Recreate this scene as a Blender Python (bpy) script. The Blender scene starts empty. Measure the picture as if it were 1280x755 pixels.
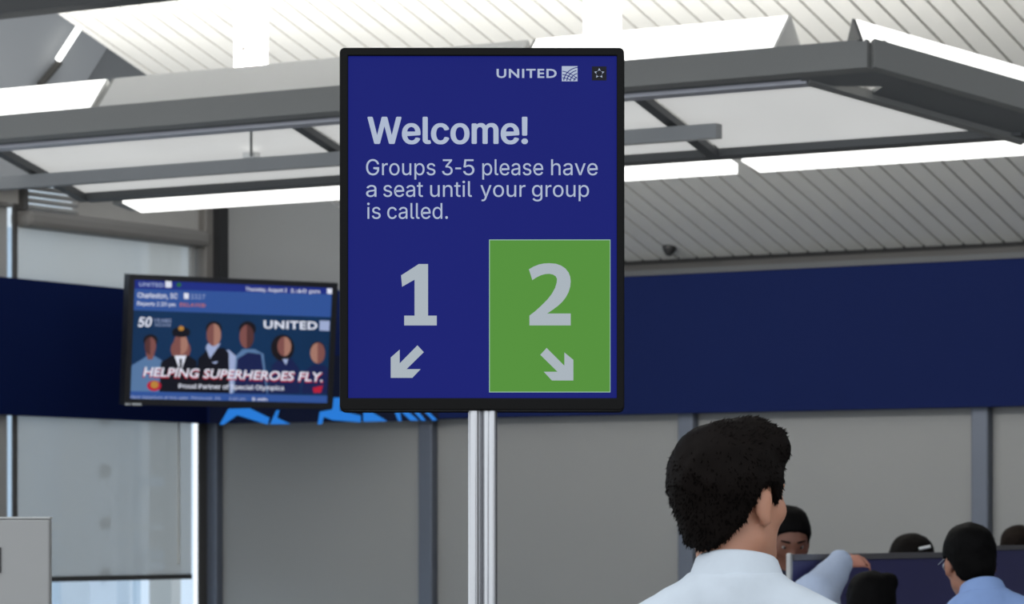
import bpy, math, random
import numpy as np
from mathutils import Vector, Matrix

random.seed(7)
rng = np.random.default_rng(7)
sc = bpy.context.scene
col = sc.collection

# ------------------------------------------------------------------ camera, world, lights, exposure
F = 4150.0            # focal length in pixels of the 1280 px wide frame
HY = 660.0            # horizon row
CZ = 1.60             # eye height
cam_d = bpy.data.cameras.new('camera')
cam = bpy.data.objects.new('camera', cam_d)
col.objects.link(cam)
cam.location = (0, 0, CZ)
cam.rotation_euler = (math.pi / 2, 0, 0)
cam_d.sensor_width = 36.0
cam_d.lens = 36.0 * F / 1280.0
cam_d.shift_y = (HY - 377.5) / 1280.0
cam_d.clip_start = 0.1
cam_d.clip_end = 500
cam_d.dof.use_dof = True
cam_d.dof.focus_distance = 6.45
cam_d.dof.aperture_fstop = 12.0
sc.camera = cam

world = bpy.data.worlds.new('sky')
sc.world = world
world.use_nodes = True
bg = world.node_tree.nodes['Background']
bg.inputs[0].default_value = (0.88, 0.94, 1.0, 1)
bg.inputs[1].default_value = 1.25

vs = sc.view_settings
vs.view_transform = 'Standard'
vs.look = 'None'
vs.exposure = 0.0
vs.gamma = 1.0
vs.use_curve_mapping = False

# building axes: A runs right and towards the camera, B runs right and away
YAW = math.radians(32.5)
AX = np.array([math.cos(YAW), -math.sin(YAW), 0.0])
BX = np.array([math.sin(YAW), math.cos(YAW), 0.0])
ZX = np.array([0, 0, 1.0])
CAM = np.array([0, 0, CZ])


def W(a, b, z):
    return AX * a + BX * b + ZX * z


def ray(px, py):
    return np.array([(px - 640.0) / F, 1.0, (HY - py) / F])


def at(px, py, Y):
    return CAM + ray(px, py) * Y


def on_b(px, py, b):          # pixel -> point on the vertical plane b = const
    d = ray(px, py)
    return CAM + d * (b / d.dot(BX))


def on_a(px, py, a):
    d = ray(px, py)
    return CAM + d * (a / d.dot(AX))


def on_plane(px, py, p0, n):
    d = ray(px, py)
    return CAM + d * ((p0 - CAM).dot(n) / d.dot(n))


# ------------------------------------------------------------------ materials
def lin(c):
    c = c / 255.0
    return c / 12.92 if c <= 0.04045 else ((c + 0.055) / 1.055) ** 2.4


def L3(rgb, k=1.0):
    return tuple(lin(v) * k for v in rgb) + (1.0,)


MATS = {}


def mat(name, rgb, rough=0.6, metal=0.0, var=0.06, scale=6.0, bump=0.0, stretch=None, spec=0.5, sheen=0.0):
    if name in MATS:
        return MATS[name]
    m = bpy.data.materials.new(name)
    m.use_nodes = True
    nt = m.node_tree
    b = nt.nodes['Principled BSDF']
    tc = nt.nodes.new('ShaderNodeTexCoord')
    mp = nt.nodes.new('ShaderNodeMapping')
    if stretch:
        mp.inputs['Scale'].default_value = stretch
    nz = nt.nodes.new('ShaderNodeTexNoise')
    nz.inputs['Scale'].default_value = scale
    nz.inputs['Detail'].default_value = 4
    rp = nt.nodes.new('ShaderNodeMapRange')
    rp.inputs['To Min'].default_value = 1.0 - var
    rp.inputs['To Max'].default_value = 1.0 + var
    mx = nt.nodes.new('ShaderNodeVectorMath')
    mx.operation = 'SCALE'
    mx.inputs[0].default_value = L3(rgb)[:3]
    nt.links.new(tc.outputs['Object'], mp.inputs[0])
    nt.links.new(mp.outputs[0], nz.inputs['Vector'])
    nt.links.new(nz.outputs['Fac'], rp.inputs['Value'])
    nt.links.new(rp.outputs[0], mx.inputs['Scale'])
    nt.links.new(mx.outputs[0], b.inputs['Base Color'])
    b.inputs['Roughness'].default_value = rough
    b.inputs['Metallic'].default_value = metal
    b.inputs['Specular IOR Level'].default_value = spec
    if sheen:
        b.inputs['Sheen Weight'].default_value = sheen
    if bump:
        bp = nt.nodes.new('ShaderNodeBump')
        bp.inputs['Strength'].default_value = bump
        bp.inputs['Distance'].default_value = 0.01
        nt.links.new(nz.outputs['Fac'], bp.inputs['Height'])
        nt.links.new(bp.outputs[0], b.inputs['Normal'])
    MATS[name] = m
    return m


def emit(name, rgb, k=1.0, diffuse=None, var=0.0):
    """self-lit surface (screens and lamps)"""
    if name in MATS:
        return MATS[name]
    m = bpy.data.materials.new(name)
    m.use_nodes = True
    nt = m.node_tree
    b = nt.nodes['Principled BSDF']
    b.inputs['Base Color'].default_value = L3(diffuse) if diffuse else (0.01, 0.01, 0.012, 1)
    b.inputs['Roughness'].default_value = 0.5
    b.inputs['Specular IOR Level'].default_value = 0.1
    b.inputs['Emission Color'].default_value = L3(rgb)
    b.inputs['Emission Strength'].default_value = k
    if var:
        tc = nt.nodes.new('ShaderNodeTexCoord')
        nz = nt.nodes.new('ShaderNodeTexNoise')
        nz.inputs['Scale'].default_value = 2.5
        rp = nt.nodes.new('ShaderNodeMapRange')
        rp.inputs['To Min'].default_value = k * (1 - var)
        rp.inputs['To Max'].default_value = k * (1 + var)
        nt.links.new(tc.outputs['Object'], nz.inputs['Vector'])
        nt.links.new(nz.outputs['Fac'], rp.inputs['Value'])
        nt.links.new(rp.outputs[0], b.inputs['Emission Strength'])
    MATS[name] = m
    return m


def glassy(name, tint=(235, 243, 250), gloss=0.08):
    if name in MATS:
        return MATS[name]
    m = bpy.data.materials.new(name)
    m.use_nodes = True
    nt = m.node_tree
    nt.nodes.remove(nt.nodes['Principled BSDF'])
    t = nt.nodes.new('ShaderNodeBsdfTransparent')
    t.inputs[0].default_value = L3(tint)
    g = nt.nodes.new('ShaderNodeBsdfGlossy')
    g.inputs['Roughness'].default_value = 0.03
    x = nt.nodes.new('ShaderNodeMixShader')
    x.inputs[0].default_value = gloss
    nt.links.new(t.outputs[0], x.inputs[1])
    nt.links.new(g.outputs[0], x.inputs[2])
    nt.links.new(x.outputs[0], nt.nodes['Material Output'].inputs[0])
    MATS[name] = m
    return m


def shade_cloth(name, rgb, through=0.14, trans=0.25):
    """woven solar-shade fabric: partly open weave, partly translucent"""
    if name in MATS:
        return MATS[name]
    m = bpy.data.materials.new(name)
    m.use_nodes = True
    nt = m.node_tree
    nt.nodes.remove(nt.nodes['Principled BSDF'])
    d = nt.nodes.new('ShaderNodeBsdfDiffuse')
    d.inputs[0].default_value = L3(rgb)
    tl = nt.nodes.new('ShaderNodeBsdfTranslucent')
    tl.inputs[0].default_value = L3(rgb)
    tp = nt.nodes.new('ShaderNodeBsdfTransparent')
    x1 = nt.nodes.new('ShaderNodeMixShader')
    x1.inputs[0].default_value = trans
    x2 = nt.nodes.new('ShaderNodeMixShader')
    x2.inputs[0].default_value = through
    nt.links.new(d.outputs[0], x1.inputs[1])
    nt.links.new(tl.outputs[0], x1.inputs[2])
    nt.links.new(x1.outputs[0], x2.inputs[1])
    nt.links.new(tp.outputs[0], x2.inputs[2])
    nt.links.new(x2.outputs[0], nt.nodes['Material Output'].inputs[0])
    MATS[name] = m
    return m


# ------------------------------------------------------------------ object helpers
def origin_of(o):
    while o.parent:
        o = o.parent
    return np.array(o.location)


def mk(name, verts, faces, m, parent=None, base=None, smooth=False, midx=None):
    """one mesh object from world-space vertices"""
    verts = np.asarray(verts, float)
    if parent is not None:
        org = origin_of(parent)
    else:
        if base is None:
            base = np.array([verts[:, 0].mean(), verts[:, 1].mean(), verts[:, 2].min()])
        org = np.asarray(base, float)
    me = bpy.data.meshes.new(name)
    me.from_pydata((verts - org).tolist(), [], [tuple(int(i) for i in f) for f in faces])
    for mm in (m if isinstance(m, (list, tuple)) else [m]):
        me.materials.append(mm)
    if midx is not None:
        me.polygons.foreach_set('material_index', np.asarray(midx, np.int32))
    if smooth:
        me.polygons.foreach_set('use_smooth', np.ones(len(me.polygons), bool))
    me.update()
    o = bpy.data.objects.new(name, me)
    col.objects.link(o)
    if parent is not None:
        o.parent = parent
    else:
        o.location = org.tolist()
    return o


def tag(o, label=None, cat=None, group=None, kind=None):
    if label:
        o['label'] = label
    if cat:
        o['category'] = cat
    if group:
        o['group'] = group
    if kind:
        o['kind'] = kind
    return o


def thing(name, loc, label=None, cat=None, group=None, kind=None):
    o = bpy.data.objects.new(name, None)
    col.objects.link(o)
    o.location = tuple(float(v) for v in loc)
    o.empty_display_size = 0.1
    return tag(o, label, cat, group, kind)


class MB:
    def __init__(s):
        s.v, s.f, s.m = [], [], []

    def add(s, v, f, mi=0):
        n = len(s.v)
        s.v += [tuple(map(float, p)) for p in v]
        s.f += [tuple(i + n for i in q) for q in f]
        s.m += [mi] * len(f)
        return s

    def loft(s, p, q, mi=0):
        """prism between two polygon loops of equal length"""
        n = len(p)
        f = [tuple(range(n - 1, -1, -1)), tuple(range(n, 2 * n))]
        f += [(i, (i + 1) % n, n + (i + 1) % n, n + i) for i in range(n)]
        return s.add(list(p) + list(q), f, mi)

    def box(s, a0, a1, b0, b1, z0, z1, mi=0):
        """box in building axes"""
        p = [W(a0, b0, z0), W(a1, b0, z0), W(a1, b1, z0), W(a0, b1, z0)]
        q = [W(a0, b0, z1), W(a1, b0, z1), W(a1, b1, z1), W(a0, b1, z1)]
        return s.loft(p, q, mi)

    def wbox(s, x0, x1, y0, y1, z0, z1, mi=0):
        p = [(x0, y0, z0), (x1, y0, z0), (x1, y1, z0), (x0, y1, z0)]
        q = [(x0, y0, z1), (x1, y0, z1), (x1, y1, z1), (x0, y1, z1)]
        return s.loft(p, q, mi)

    def tube(s, p, q, r, n=12, mi=0, r2=None):
        p, q = np.array(p, float), np.array(q, float)
        d = (q - p) / np.linalg.norm(q - p)
        u = np.cross(d, [0, 0, 1.0] if abs(d[2]) < .9 else [1.0, 0, 0])
        u /= np.linalg.norm(u)
        w = np.cross(d, u)
        r2 = r if r2 is None else r2
        P = [p + r * (math.cos(t) * u + math.sin(t) * w) for t in np.linspace(0, 2 * math.pi, n, endpoint=False)]
        Q = [q + r2 * (math.cos(t) * u + math.sin(t) * w) for t in np.linspace(0, 2 * math.pi, n, endpoint=False)]
        return s.loft(P, Q, mi)

    def build(s, name, m, parent=None, smooth=False, base=None):
        return mk(name, s.v, s.f, m, parent, base, smooth, s.m if isinstance(m, (list, tuple)) else None)


def bevel(o, w=0.004, seg=2):
    md = o.modifiers.new('bevel', 'BEVEL')
    md.width = w
    md.segments = seg
    md.limit_method = 'ANGLE'
    return o


# ------------------------------------------------------------------ materials used by the place
M_slat = mat('cream_slat', (232, 231, 226), .55, var=.03, scale=3)
M_gap = mat('ceiling_void', (58, 56, 52), .9)
M_navy = mat('navy_fascia', (25, 37, 84), .7, var=.05, scale=1.5, spec=.06)
M_greyp = mat('grey_panel', (150, 150, 148), .45, var=.04, scale=1.2)
M_post = mat('blue_grey_post', (104, 110, 122), .4, metal=.3, var=.05)
M_dframe = mat('dark_frame', (72, 70, 68), .5, var=.06)
M_beam = mat('grey_painted_steel', (138, 138, 136), .45, var=.04, scale=3)
M_beamd = mat('charcoal_painted_steel', (84, 86, 88), .5, var=.05, scale=3)
M_white = mat('white_enamel', (238, 238, 236), .45, var=.02)
M_duct = mat('grey_cladding', (122, 124, 126), .4, var=.10, scale=.8)
M_floor = mat('grey_terrazzo', (128, 128, 128), .4, var=.12, scale=18)
M_concrete = mat('pale_apron', (205, 205, 200), .8, var=.1, scale=.4)
M_glass = glassy('clear_glazing')
M_shade = shade_cloth('grey_solar_shade', (204, 200, 194), .34, .68)
M_shade_up = shade_cloth('pale_solar_shade', (222, 216, 208), .34, .8)

BW = 15.89        # wall with the posts (right)
AW = -12.27       # window wall (left)
z_of = lambda py, Y: CZ + (HY - py) / F * Y
FT, FB = 2.985, 2.2265   # fascia top / bottom

# ------------------------------------------------------------------ setting
b = MB().box(AW - .2, 14, -12, BW + .2, -.05, 0)
tag(b.build('floor', M_floor), kind='structure')
b = MB().box(AW - 60, AW - .3, -30, 60, -4.2, -4.0)
tag(b.build('ground', M_concrete), kind='structure')

# wall behind the gate (right)
wall = tag(thing('wall_right', W(-8, BW + .1, 0)), kind='structure')
MB().box(AW - .1, 8, BW + .06, BW + .16, 0, 3.3).build('wall_core', M_dframe, wall)
posts = [on_b(p, 600, BW) for p in (268, 537, 862, 1229)]
pa = [p.dot(AX) for p in posts]
pa[0] = AW + .03
pa += [pa[-1] + 1.76, pa[-1] + 3.52]
for i in range(len(pa) - 1):
    bevel(MB().box(pa[i] + .05, pa[i + 1] - .05, BW + .005, BW + .05, .12, FB + .1).build('panel', M_greyp, wall))
    bevel(MB().box(pa[i] + .05, pa[i + 1] - .05, BW + .01, BW + .05, 0, .11).build('kick_panel', M_post, wall))
for i, a in enumerate(pa):
    w = .048
    bevel(MB().box(a - w, a + w, BW - .05, BW + .05, 0, FB + .02).build('post', M_post, wall), .008)
# upper part of the same wall, left of the slatted ceiling, seen over the fascia
MB().box(AW + .13, -10.6, BW + .0, BW + .06, FT - .05, 6.2).build('upper_panel', M_greyp, wall)
bevel(MB().box(AW - .03, AW + .075, BW - .15, BW + .05, FT - .05, 6.2).build('corner_column', mat('warm_column', (112, 108, 103), .5), wall), .012)
MB().box(AW + .075, AW + .13, BW - .08, BW + .05, FT - .05, 6.2).build('corner_trim', mat('black_trim', (34, 34, 35), .6), wall)

# fascia
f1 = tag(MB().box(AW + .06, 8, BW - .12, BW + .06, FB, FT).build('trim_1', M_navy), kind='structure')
f2 = tag(MB().box(AW - .02, AW + .06, -4, BW - .12, FB, FT).build('trim_2', mat('navy_fascia_shaded', (9, 22, 62), .7, var=.05, scale=1.5, spec=.06)), kind='structure')  # left band: shade of the navy fascia put into a darker colour
e = MB().box(-10.6, 8, BW - .13, BW + .06, FT, FT + .03).build('trim_3', M_beamd)
tag(e, kind='structure')

tag(MB().box(7.0, 7.2, 3.0, BW, 0, 5.0).build('light_block_wall', mat('light_block_grey', (170, 170, 170), .8)), kind='structure')  # unseen wall, added to hold back light from the right
# slatted, sloping ceiling
SL = .321
ZE = 3.055
B0 = 6.0
AL, AR = -10.58, 2.0


def zc(b):
    return ZE + SL * (BW - b)


ceil = MB()
ceil.loft([W(AL, B0, zc(B0) + .03), W(AR, B0, zc(B0) + .03), W(AR, BW, zc(BW) + .03), W(AL, BW, zc(BW) + .03)],
          [W(AL, B0, zc(B0) + .09), W(AR, B0, zc(B0) + .09), W(AR, BW, zc(BW) + .09), W(AL, BW, zc(BW) + .09)])
ceiling = tag(ceil.build('ceiling', M_gap, base=W(-6, 11, 4)), kind='structure')
SP = .1135
GAP = .017
first = None
n = int((AR - AL) / SP)
c0 = np.array(ceiling.location)
for i in range(n):
    a = AL + i * SP
    if first is None:
        s = MB()
        w = SP - GAP
        pr = lambda b: [W(0, b, zc(b)), W(w, b, zc(b)), W(w, b, zc(b) + .028), W(0, b, zc(b) + .028)]
        s.loft(pr(B0), pr(BW - .06))
        me_o = s.build('slat', M_slat, ceiling)
        first = me_o
        o = me_o
    else:
        o = first.copy()
        col.objects.link(o)
        o.parent = ceiling
    o.location = (AX * a).tolist()
# edge board closing the slatted ceiling on the left
eb = MB().loft([W(AL - .02, B0, zc(B0) - .0), W(AL - .02, B0, zc(B0) + .35), W(AL - .06, B0, zc(B0) + .35), W(AL - .06, B0, zc(B0) - .0)],
               [W(AL - .02, BW, zc(BW) - .0), W(AL - .02, BW, zc(BW) + .35), W(AL - .06, BW, zc(BW) + .35), W(AL - .06, BW, zc(BW) - .0)])
eb.build('edge_board', M_slat, ceiling)

# ------------------------------------------------------------------ window wall (left)
wl = tag(thing('wall_left', W(AW, 12, 0)), kind='structure')


def bz(px, py, a=AW):
    p = on_a(px, py, a)
    return p.dot(BX), p[2]


def wb(name, x0, x1, z0, z1, m, d0=-.05, d1=.04, parent=wl, bev=0):
    b0, b1 = bz(x0, 600)[0], bz(x1, 600)[0]
    o = MB().box(AW + d0, AW + d1, b0, b1, z0, z1).build(name, m, parent)
    if bev:
        bevel(o, bev)
    return o


zb_lo = bz(150, 725)[1]
wb('sill', -900, 262, 0, .35, M_greyp, -.06, .06)
for x0, x1, m in ((-3, 8, M_greyp), (15.5, 21, M_dframe), (248, 259, M_dframe)):
    wb('mullion', x0, x1, .35, 3.6, m, -.006, .006)
wb('mullion', 200 - 640, 212 - 640, .35, 3.6, M_dframe, -.06, .06, bev=.006)
# transom beam above the fascia
zt0, zt1 = bz(135, 297)[1], bz(135, 276)[1]
wb('transom', 21, 248, zt0, zt1, mat('taupe_transom', (116, 113, 109), .5), -.06, .1, bev=.03)
wb('transom', -900, 8, zt0 + .1, zt1 + .02, mat('taupe_transom', (116, 113, 109), .5), -.06, .06, bev=.02)
# panels above the transom: fluted strip near the left, plain to the right
for k in range(6):
    z = zt1 + .012 + k * .036
    wb('flute', 24, 92, z, z + .024, M_greyp, -.02, .035, bev=.008)
wb('upper_panel', 95, 248, zt1 + .002, zt1 + .5, mat('warm_grey_panel', (156, 153, 148), .55), -.03, .02)
wb('upper_panel', -900, 20, zt1 + .03, zt1 + .5, mat('warm_grey_panel', (156, 153, 148), .55), -.03, .02)
wb('upper_panel', 22, 27, zt1, zt1 + .5, M_dframe, -.03, .05)
wb('upper_panel', 36, 92, zt1 + .23, zt1 + .5, mat('warm_grey_panel', (156, 153, 148), .55), -.03, .02)
# upper cladding: two tall curved panels with a bright slit between them
zz = zt1 + .5
def cladding(x0, x1, k0, k1, bulge, flip):
    """curved sheet on the window wall above the glazing; x0, x1 edge columns at row 50, k slant"""
    v, f = [], []
    nu, nv = 12, 16
    for i in range(nu + 1):
        for j in range(nv + 1):
            py = 232 - (232 + 160) * j / nv
            u = i / nu
            px = (x0 - (py - 50) * k0) * (1 - u) + (x1 - (py - 50) * k1) * u
            p = on_a(px, py, AW + .02)
            t = u if flip else 1 - u
            v.append(p + AX * bulge * (1 - t) ** 2)
    for i in range(nu):
        for j in range(nv):
            q = i * (nv + 1) + j
            f.append((q, q + 1, q + nv + 2, q + nv + 1))
    nn = len(v)
    v2 = [np.array(p) - AX * .05 for p in v]
    fb = [tuple(nn + k for k in reversed(q)) for q in f]
    return mk('cladding_panel', v + v2, f + fb, M_duct, wl, smooth=True)


cladding(-700, 84, 0, .64, .35, False)
cladding(93, 420, .64, 0, .25, True)
# the glowing slit between the two panels (light fitting)
p0, p1 = on_a(73, 74, AW + .40), on_a(103, 28, AW + .40)
slit = MB().tube(p0, p1, .018, 10)
tag(slit.build('strip_light', emit('cool_tube', (255, 255, 250), 2.2, (240, 240, 240))),
    'slim bright white strip light slanting between grey upper wall panels', 'light')

MB().tube(on_a(74, 78, AW + .36), on_a(50, 106, AW + .36), .02, 8).build('panel_seam', M_gap, wl)

# glazing and shades
z_sh = bz(150, 723)[1]
win = tag(thing('window_1', W(AW, bz(130, 600)[0], .35)), kind='structure')
wb('pane', 8, 248, .35, FB + .02, M_glass, -.045, -.035, parent=win)
wb('pane', -900, -3, .35, FB + .02, M_glass, -.045, -.035, parent=win)
wb('pane', 8, 248, FT - .02, zt0, M_glass, -.045, -.035, parent=win)
wb('pane', -900, -3, FT - .02, zt0 + .1, M_glass, -.045, -.035, parent=win)
sd = thing('roller_shade', W(AW, bz(130, 600)[0], z_sh), 'grey see-through roller shade pulled most of the way down the window', 'roller shade')
wb('shade_cloth', 21.5, 238.5, z_sh + .01, FB + .02, M_shade, .0, .004, parent=sd)
wb('bottom_rail', 21.5, 237.5, z_sh - .012, z_sh + .018, mat('dark_rail', (60, 60, 60), .5), -.012, .016, parent=sd)
wb('bead_chain', 221, 223, z_sh + .08, FB + .02, mat('pale_chain', (215, 215, 210), .5), .006, .012, parent=sd)
sd2 = thing('roller_shade', W(AW, bz(130, 320)[0], FT), 'pale upper roller shade between navy fascia and grey transom', 'roller shade')
wb('shade_cloth', 22, 236, FT - .05, zt0, M_shade_up, .0, .004, parent=sd2)
wb('side_channel', 236.5, 240.5, FT - .05, zt0, M_greyp, -.01, .02, parent=sd2)
sd3 = thing('roller_shade', W(AW, bz(-100, 600)[0], z_sh), 'grey roller shade at the very left edge beside the slim mullion', 'roller shade')
wb('shade_cloth', -430, -5, z_sh + .01, FB + .02, M_shade, .0, .004, parent=sd3)
wb('bottom_rail', -430, -5, z_sh - .012, z_sh + .018, MATS['dark_rail'], -.012, .016, parent=sd3)

# what stands outside the glass
def outside(name, px0, px1, z0, z1, a, m, parent, dd=.25):
    b0 = on_a(px0, 600, a).dot(BX)
    b1 = on_a(px1, 600, a).dot(BX)
    return MB().box(a - dd, a, b0, b1, z0, z1).build(name, m, parent)


ob = thing('steel_frame', W(-15, 18.6, -4), 'pale steel column with round holes outside the shaded window', 'column')
AO = -15.0
M_out = mat('pale_outdoor_steel', (238, 242, 246), .6, var=.04)
outside('column', 112, 146, -4, 6, AO, M_out, ob)
pc = [on_a(130, y, AO) for y in (460, 524, 589, 654, 718, 782)]
for p in pc:
    hb = MB()
    hb.tube(p + AX * .002, p + AX * .03, .045, 18)
    hb.build('porthole', mat('shadow_hole', (88, 92, 98), .8), ob)
wing = thing('terminal_wing', W(-19, 22, -4), 'pale neighbouring terminal wing seen through the window shade', 'building')
M_wing = mat('wing_wall', (224, 234, 242), .7, var=.05)
AO2 = -18.5
outside('wall', 36, 92, -4, 8, AO2, M_wing, wing)
outside('fin', 96, 108, -4, 8, AO2 + .2, M_out, wing)
outside('wall', 170, 176, -4, 8, AO2, M_wing, wing)
outside('fin', 162, 166, -4, 8, AO2 + .25, M_out, wing)
outside('wall', 214, 226, -4, 8, AO2, mat('wing_buff', (214, 206, 196), .7), wing)
outside('rail', 40, 204, bz(130, 656)[1] - .03, bz(130, 656)[1] + .02, AO2 + .5, M_white, wing, .1)
for y in (601, 692, 706):
    zq = on_a(190, y, AO2)[2]
    outside('ledge', 178, 205, zq - .05, zq + .03, AO2 + .1, M_wing, wing)

# ------------------------------------------------------------------ hanging light frame
YN = 13.0
pn = at(792, 125, YN)
bn = pn.dot(BX)
zn = pn[2]
TS = .282
CW = .60            # panel width down the slope


def T(a, b, dz=0.0):      # b measured from the near panel edge; point in the tilted frame plane
    return W(a, bn + b, zn - TS * b + dz)


tn = np.cross(AX, BX - TS * ZX)
tn /= np.linalg.norm(tn)


def a_on(px, py, boff=0.0):     # 'a' of a pixel along the near panel edge
    return on_b(px, py, bn + boff).dot(AX)


fr = thing('light_frame', W(-8, bn + .3, zn), 'grey suspended steel light frame with white diffuser panels and bright wedge lamps', 'light fixture')
aL = -14.5
p1a = on_plane(1014, 108, T(0, 0), tn).dot(AX)
aC = on_plane(1093, 83, T(0, 0), tn)
aCa, aCb = aC.dot(AX), aC.dot(BX) - bn
dd = np.array([.64, .77])
dd = dd / np.linalg.norm(dd)
RL = 2.6


def prism_a(name, prof, a0, a1, m, parent=fr, cut0=0.0, cut1=0.0, bev=0):
    """profile in (b, dz), swept along A; cut: a-shift per unit b at each end (mitres)"""
    mb = MB().loft([T(a0 + cut0 * p[0], p[0], p[1]) for p in prof], [T(a1 + cut1 * p[0], p[0], p[1]) for p in prof])
    o = mb.build(name, m, parent)
    if bev:
        bevel(o, bev)
    return o


def rect(b0, b1, z0, z1):
    return [(b0, z0), (b1, z0), (b1, z1), (b0, z1)]


BH = .104
o = prism_a('front_beam', rect(aCb, aCb + .045, .0, BH), aL, aCa, M_beam, cut1=.25)
prism_a('beam_flange', rect(aCb + .02, .02, .012, .03), aL, aCa - .15, M_beamd)
prism_a('inner_lip', rect(-.035, .0, -.004, .03), aL, p1a, mat('pale_lip', (188, 188, 196), .35, metal=.3))
# right wing of the frame, turned towards the wall
def prism_d(name, prof, s0, s1, m, oa, obb, parent=fr):
    """profile in (perp, dz) swept along the turned direction from (oa, obb)"""
    nrm = np.array([dd[1], -dd[0]])
    P, Q = [], []
    for s, out in ((s0, P), (s1, Q)):
        for p in prof:
            a = oa + dd[0] * s + nrm[0] * p[0]
            bb = obb + dd[1] * s + nrm[1] * p[0]
            out.append(T(a, bb, p[1]))
    return MB().loft(P, Q).build(name, m, parent)


prism_d('side_beam', rect(-.045, 0, 0, BH), .0, RL, M_beam, aCa, aCb)
prism_d('side_flange', rect(-.30, -.02, .016, .034), .12, RL, mat('satin_steel', (120, 122, 124), .35, metal=.2), aCa, aCb)
prism_d('side_lip', rect(.0, .045, -.004, .03), -.02, CW / dd[1] + .1, M_beam, p1a, 0)
# corner infill plate under the turn
MB().loft([T(p1a - .02, -.035, .004), T(p1a, aCb + .02, .004), T(aCa - .03, aCb + .02, .004), T(aCa - .02 + .2, aCb + .24, .004), T(p1a + .05, .02, .004)],
          [T(p1a - .02, -.035, .012), T(p1a, aCb + .02, .012), T(aCa - .03, aCb + .02, .012), T(aCa - .02 + .2, aCb + .24, .012), T(p1a + .05, .02, .012)]
          ).build('corner_plate', mat('satin_steel', (120, 122, 124), .35), fr)

# diffuser panels between cross members
M_diff = emit('diffuser', (240, 240, 238), .5, (225, 225, 222), .1)
def a_pl(px, py):
    return on_plane(px, py, T(0, 0), tn).dot(AX)


cross = [a_pl(-4, 191), a_pl(368, 158), a_pl(797, 124)]
mits = dd[0] / dd[1]
segs = [(cross[0] + .02, cross[1] - .02, 0), (cross[1] + .03, cross[2] - .02, 0), (cross[2] + .03, p1a, mits)]
for a0, a1, c in segs:
    prism_a('diffuser_panel', rect(.0, CW, .035, .042), a0, a1, M_diff, cut1=c)
for a in cross:
    prism_a('cross_member', rect(-.02, CW + .02, .0, .03), a - .025, a + .025, M_beamd)
# far edge beam and far lamps
prism_a('far_beam', rect(CW, CW + .042, .004, .05), cross[0] + .02, p1a + mits * CW + .1, M_beamd)
M_lens = emit('lamp_lens', (255, 254, 250), 1.6, (240, 240, 238))
cs = .35 * (CW + .1)
fl = [(a_pl(150, 250) - cs, a_pl(905, 205) - cs), (a_pl(934, 204) - cs, a_pl(1300, 184) - cs)]
for a0, a1 in fl:
    prism_a('far_lamp', [(CW + .06, .0), (CW + .155, -.012), (CW + .155, .03), (CW + .06, .045)], a0, a1, M_lens, cut0=.35, cut1=.35)
prism_a('lamp_end', rect(CW + .06, CW + .155, -.002, .045), a_pl(136, 250) - cs, a_pl(150, 250) - .004 - cs, M_beam, cut0=.35, cut1=.35)
# rail below the panels
def rail_a(px, py, boff=.25):
    return on_b(px, py, bn + boff)
r0 = rail_a(783, 163)
r1 = rail_a(783, 181)
ra1 = rail_a(898, 160).dot(AX)
MB().box(aL, ra1, bn + .23, bn + .28, r1[2], r0[2]).build('rail', mat('rail_steel', (138, 140, 142), .4, metal=.2), fr)
# drop rod and clamp on the rail
q = rail_a(314, 196)
MB().tube(q, on_b(314, 160, bn - .02), .006, 8).build('drop_rod', M_beam, fr)
MB().box(q.dot(AX) - .035, q.dot(AX) + .03, bn + .235, bn + .275, q[2] - .005, q[2] + .018).build('rod_clamp', M_white, fr)
# near wedge lamps, standing on the front beam
M_lens_off = mat('lens_unlit', (196, 196, 195), .35, var=.02)
wedge = [(aCb + .005, BH), (aCb + .165, BH + .045), (aCb + .095, BH + .158)]
a_s = [aL, on_b(128, 110, bn + aCb + .04).dot(AX), on_b(655, 60, bn + aCb + .04).dot(AX), on_b(984, 34, bn + aCb + .04).dot(AX)]
for i in range(3):
    m = M_lens_off if i == 1 else M_lens
    o = prism_a('wedge_lamp', wedge, a_s[i] + (.03 if i else 0), a_s[i + 1] - .02, m, cut0=.2, cut1=.2)
    prism_a('wedge_end', wedge, a_s[i + 1] - .019, a_s[i + 1] - .008, M_lens_off, cut0=.2, cut1=.2)
    if i:
        prism_a('wedge_end', wedge, a_s[i] + .017, a_s[i] + .029, M_beam, cut0=.2, cut1=.2)
wd = [(-.03, BH - .005), (-.17, BH - .005), (-.10, BH + .095)]
prism_d('wedge_lamp', wd, -.03, RL, M_lens, aCa, aCb)
prism_d('wedge_end', wd, -.045, -.031, M_beamd, aCa, aCb)
prism_a('beam_ridge', rect(aCb + .05, aCb + .09, BH - .03, BH + .012), a_s[3] + .02, aCa + .02, M_beam)
# hangers up to the ceiling
for x, y in ((313, 62), (752, 22)):
    bb = bn + .35
    p = on_b(x, y, bb)
    a = p.dot(AX)
    bevel(MB().box(a - .075, a + .075, bb - .02, bb + .03, zn - TS * .35 + .05, zc(bb) + .01).build('hanger', M_white, fr), .004)
    MB().tube(W(a - .02, bb - .03, p[2]), W(a - .02, bb + .0, p[2]), .010, 8).build('hanger_bolt', M_dframe, fr)
for a in (-13.5, -4.5):
    bb = bn + .5
    MB().tube(W(a, bb, zn - TS * .5 + .02), W(a, bb, zc(bb) + .02), .008, 8).build('hanger_rod', M_beam, fr)

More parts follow.
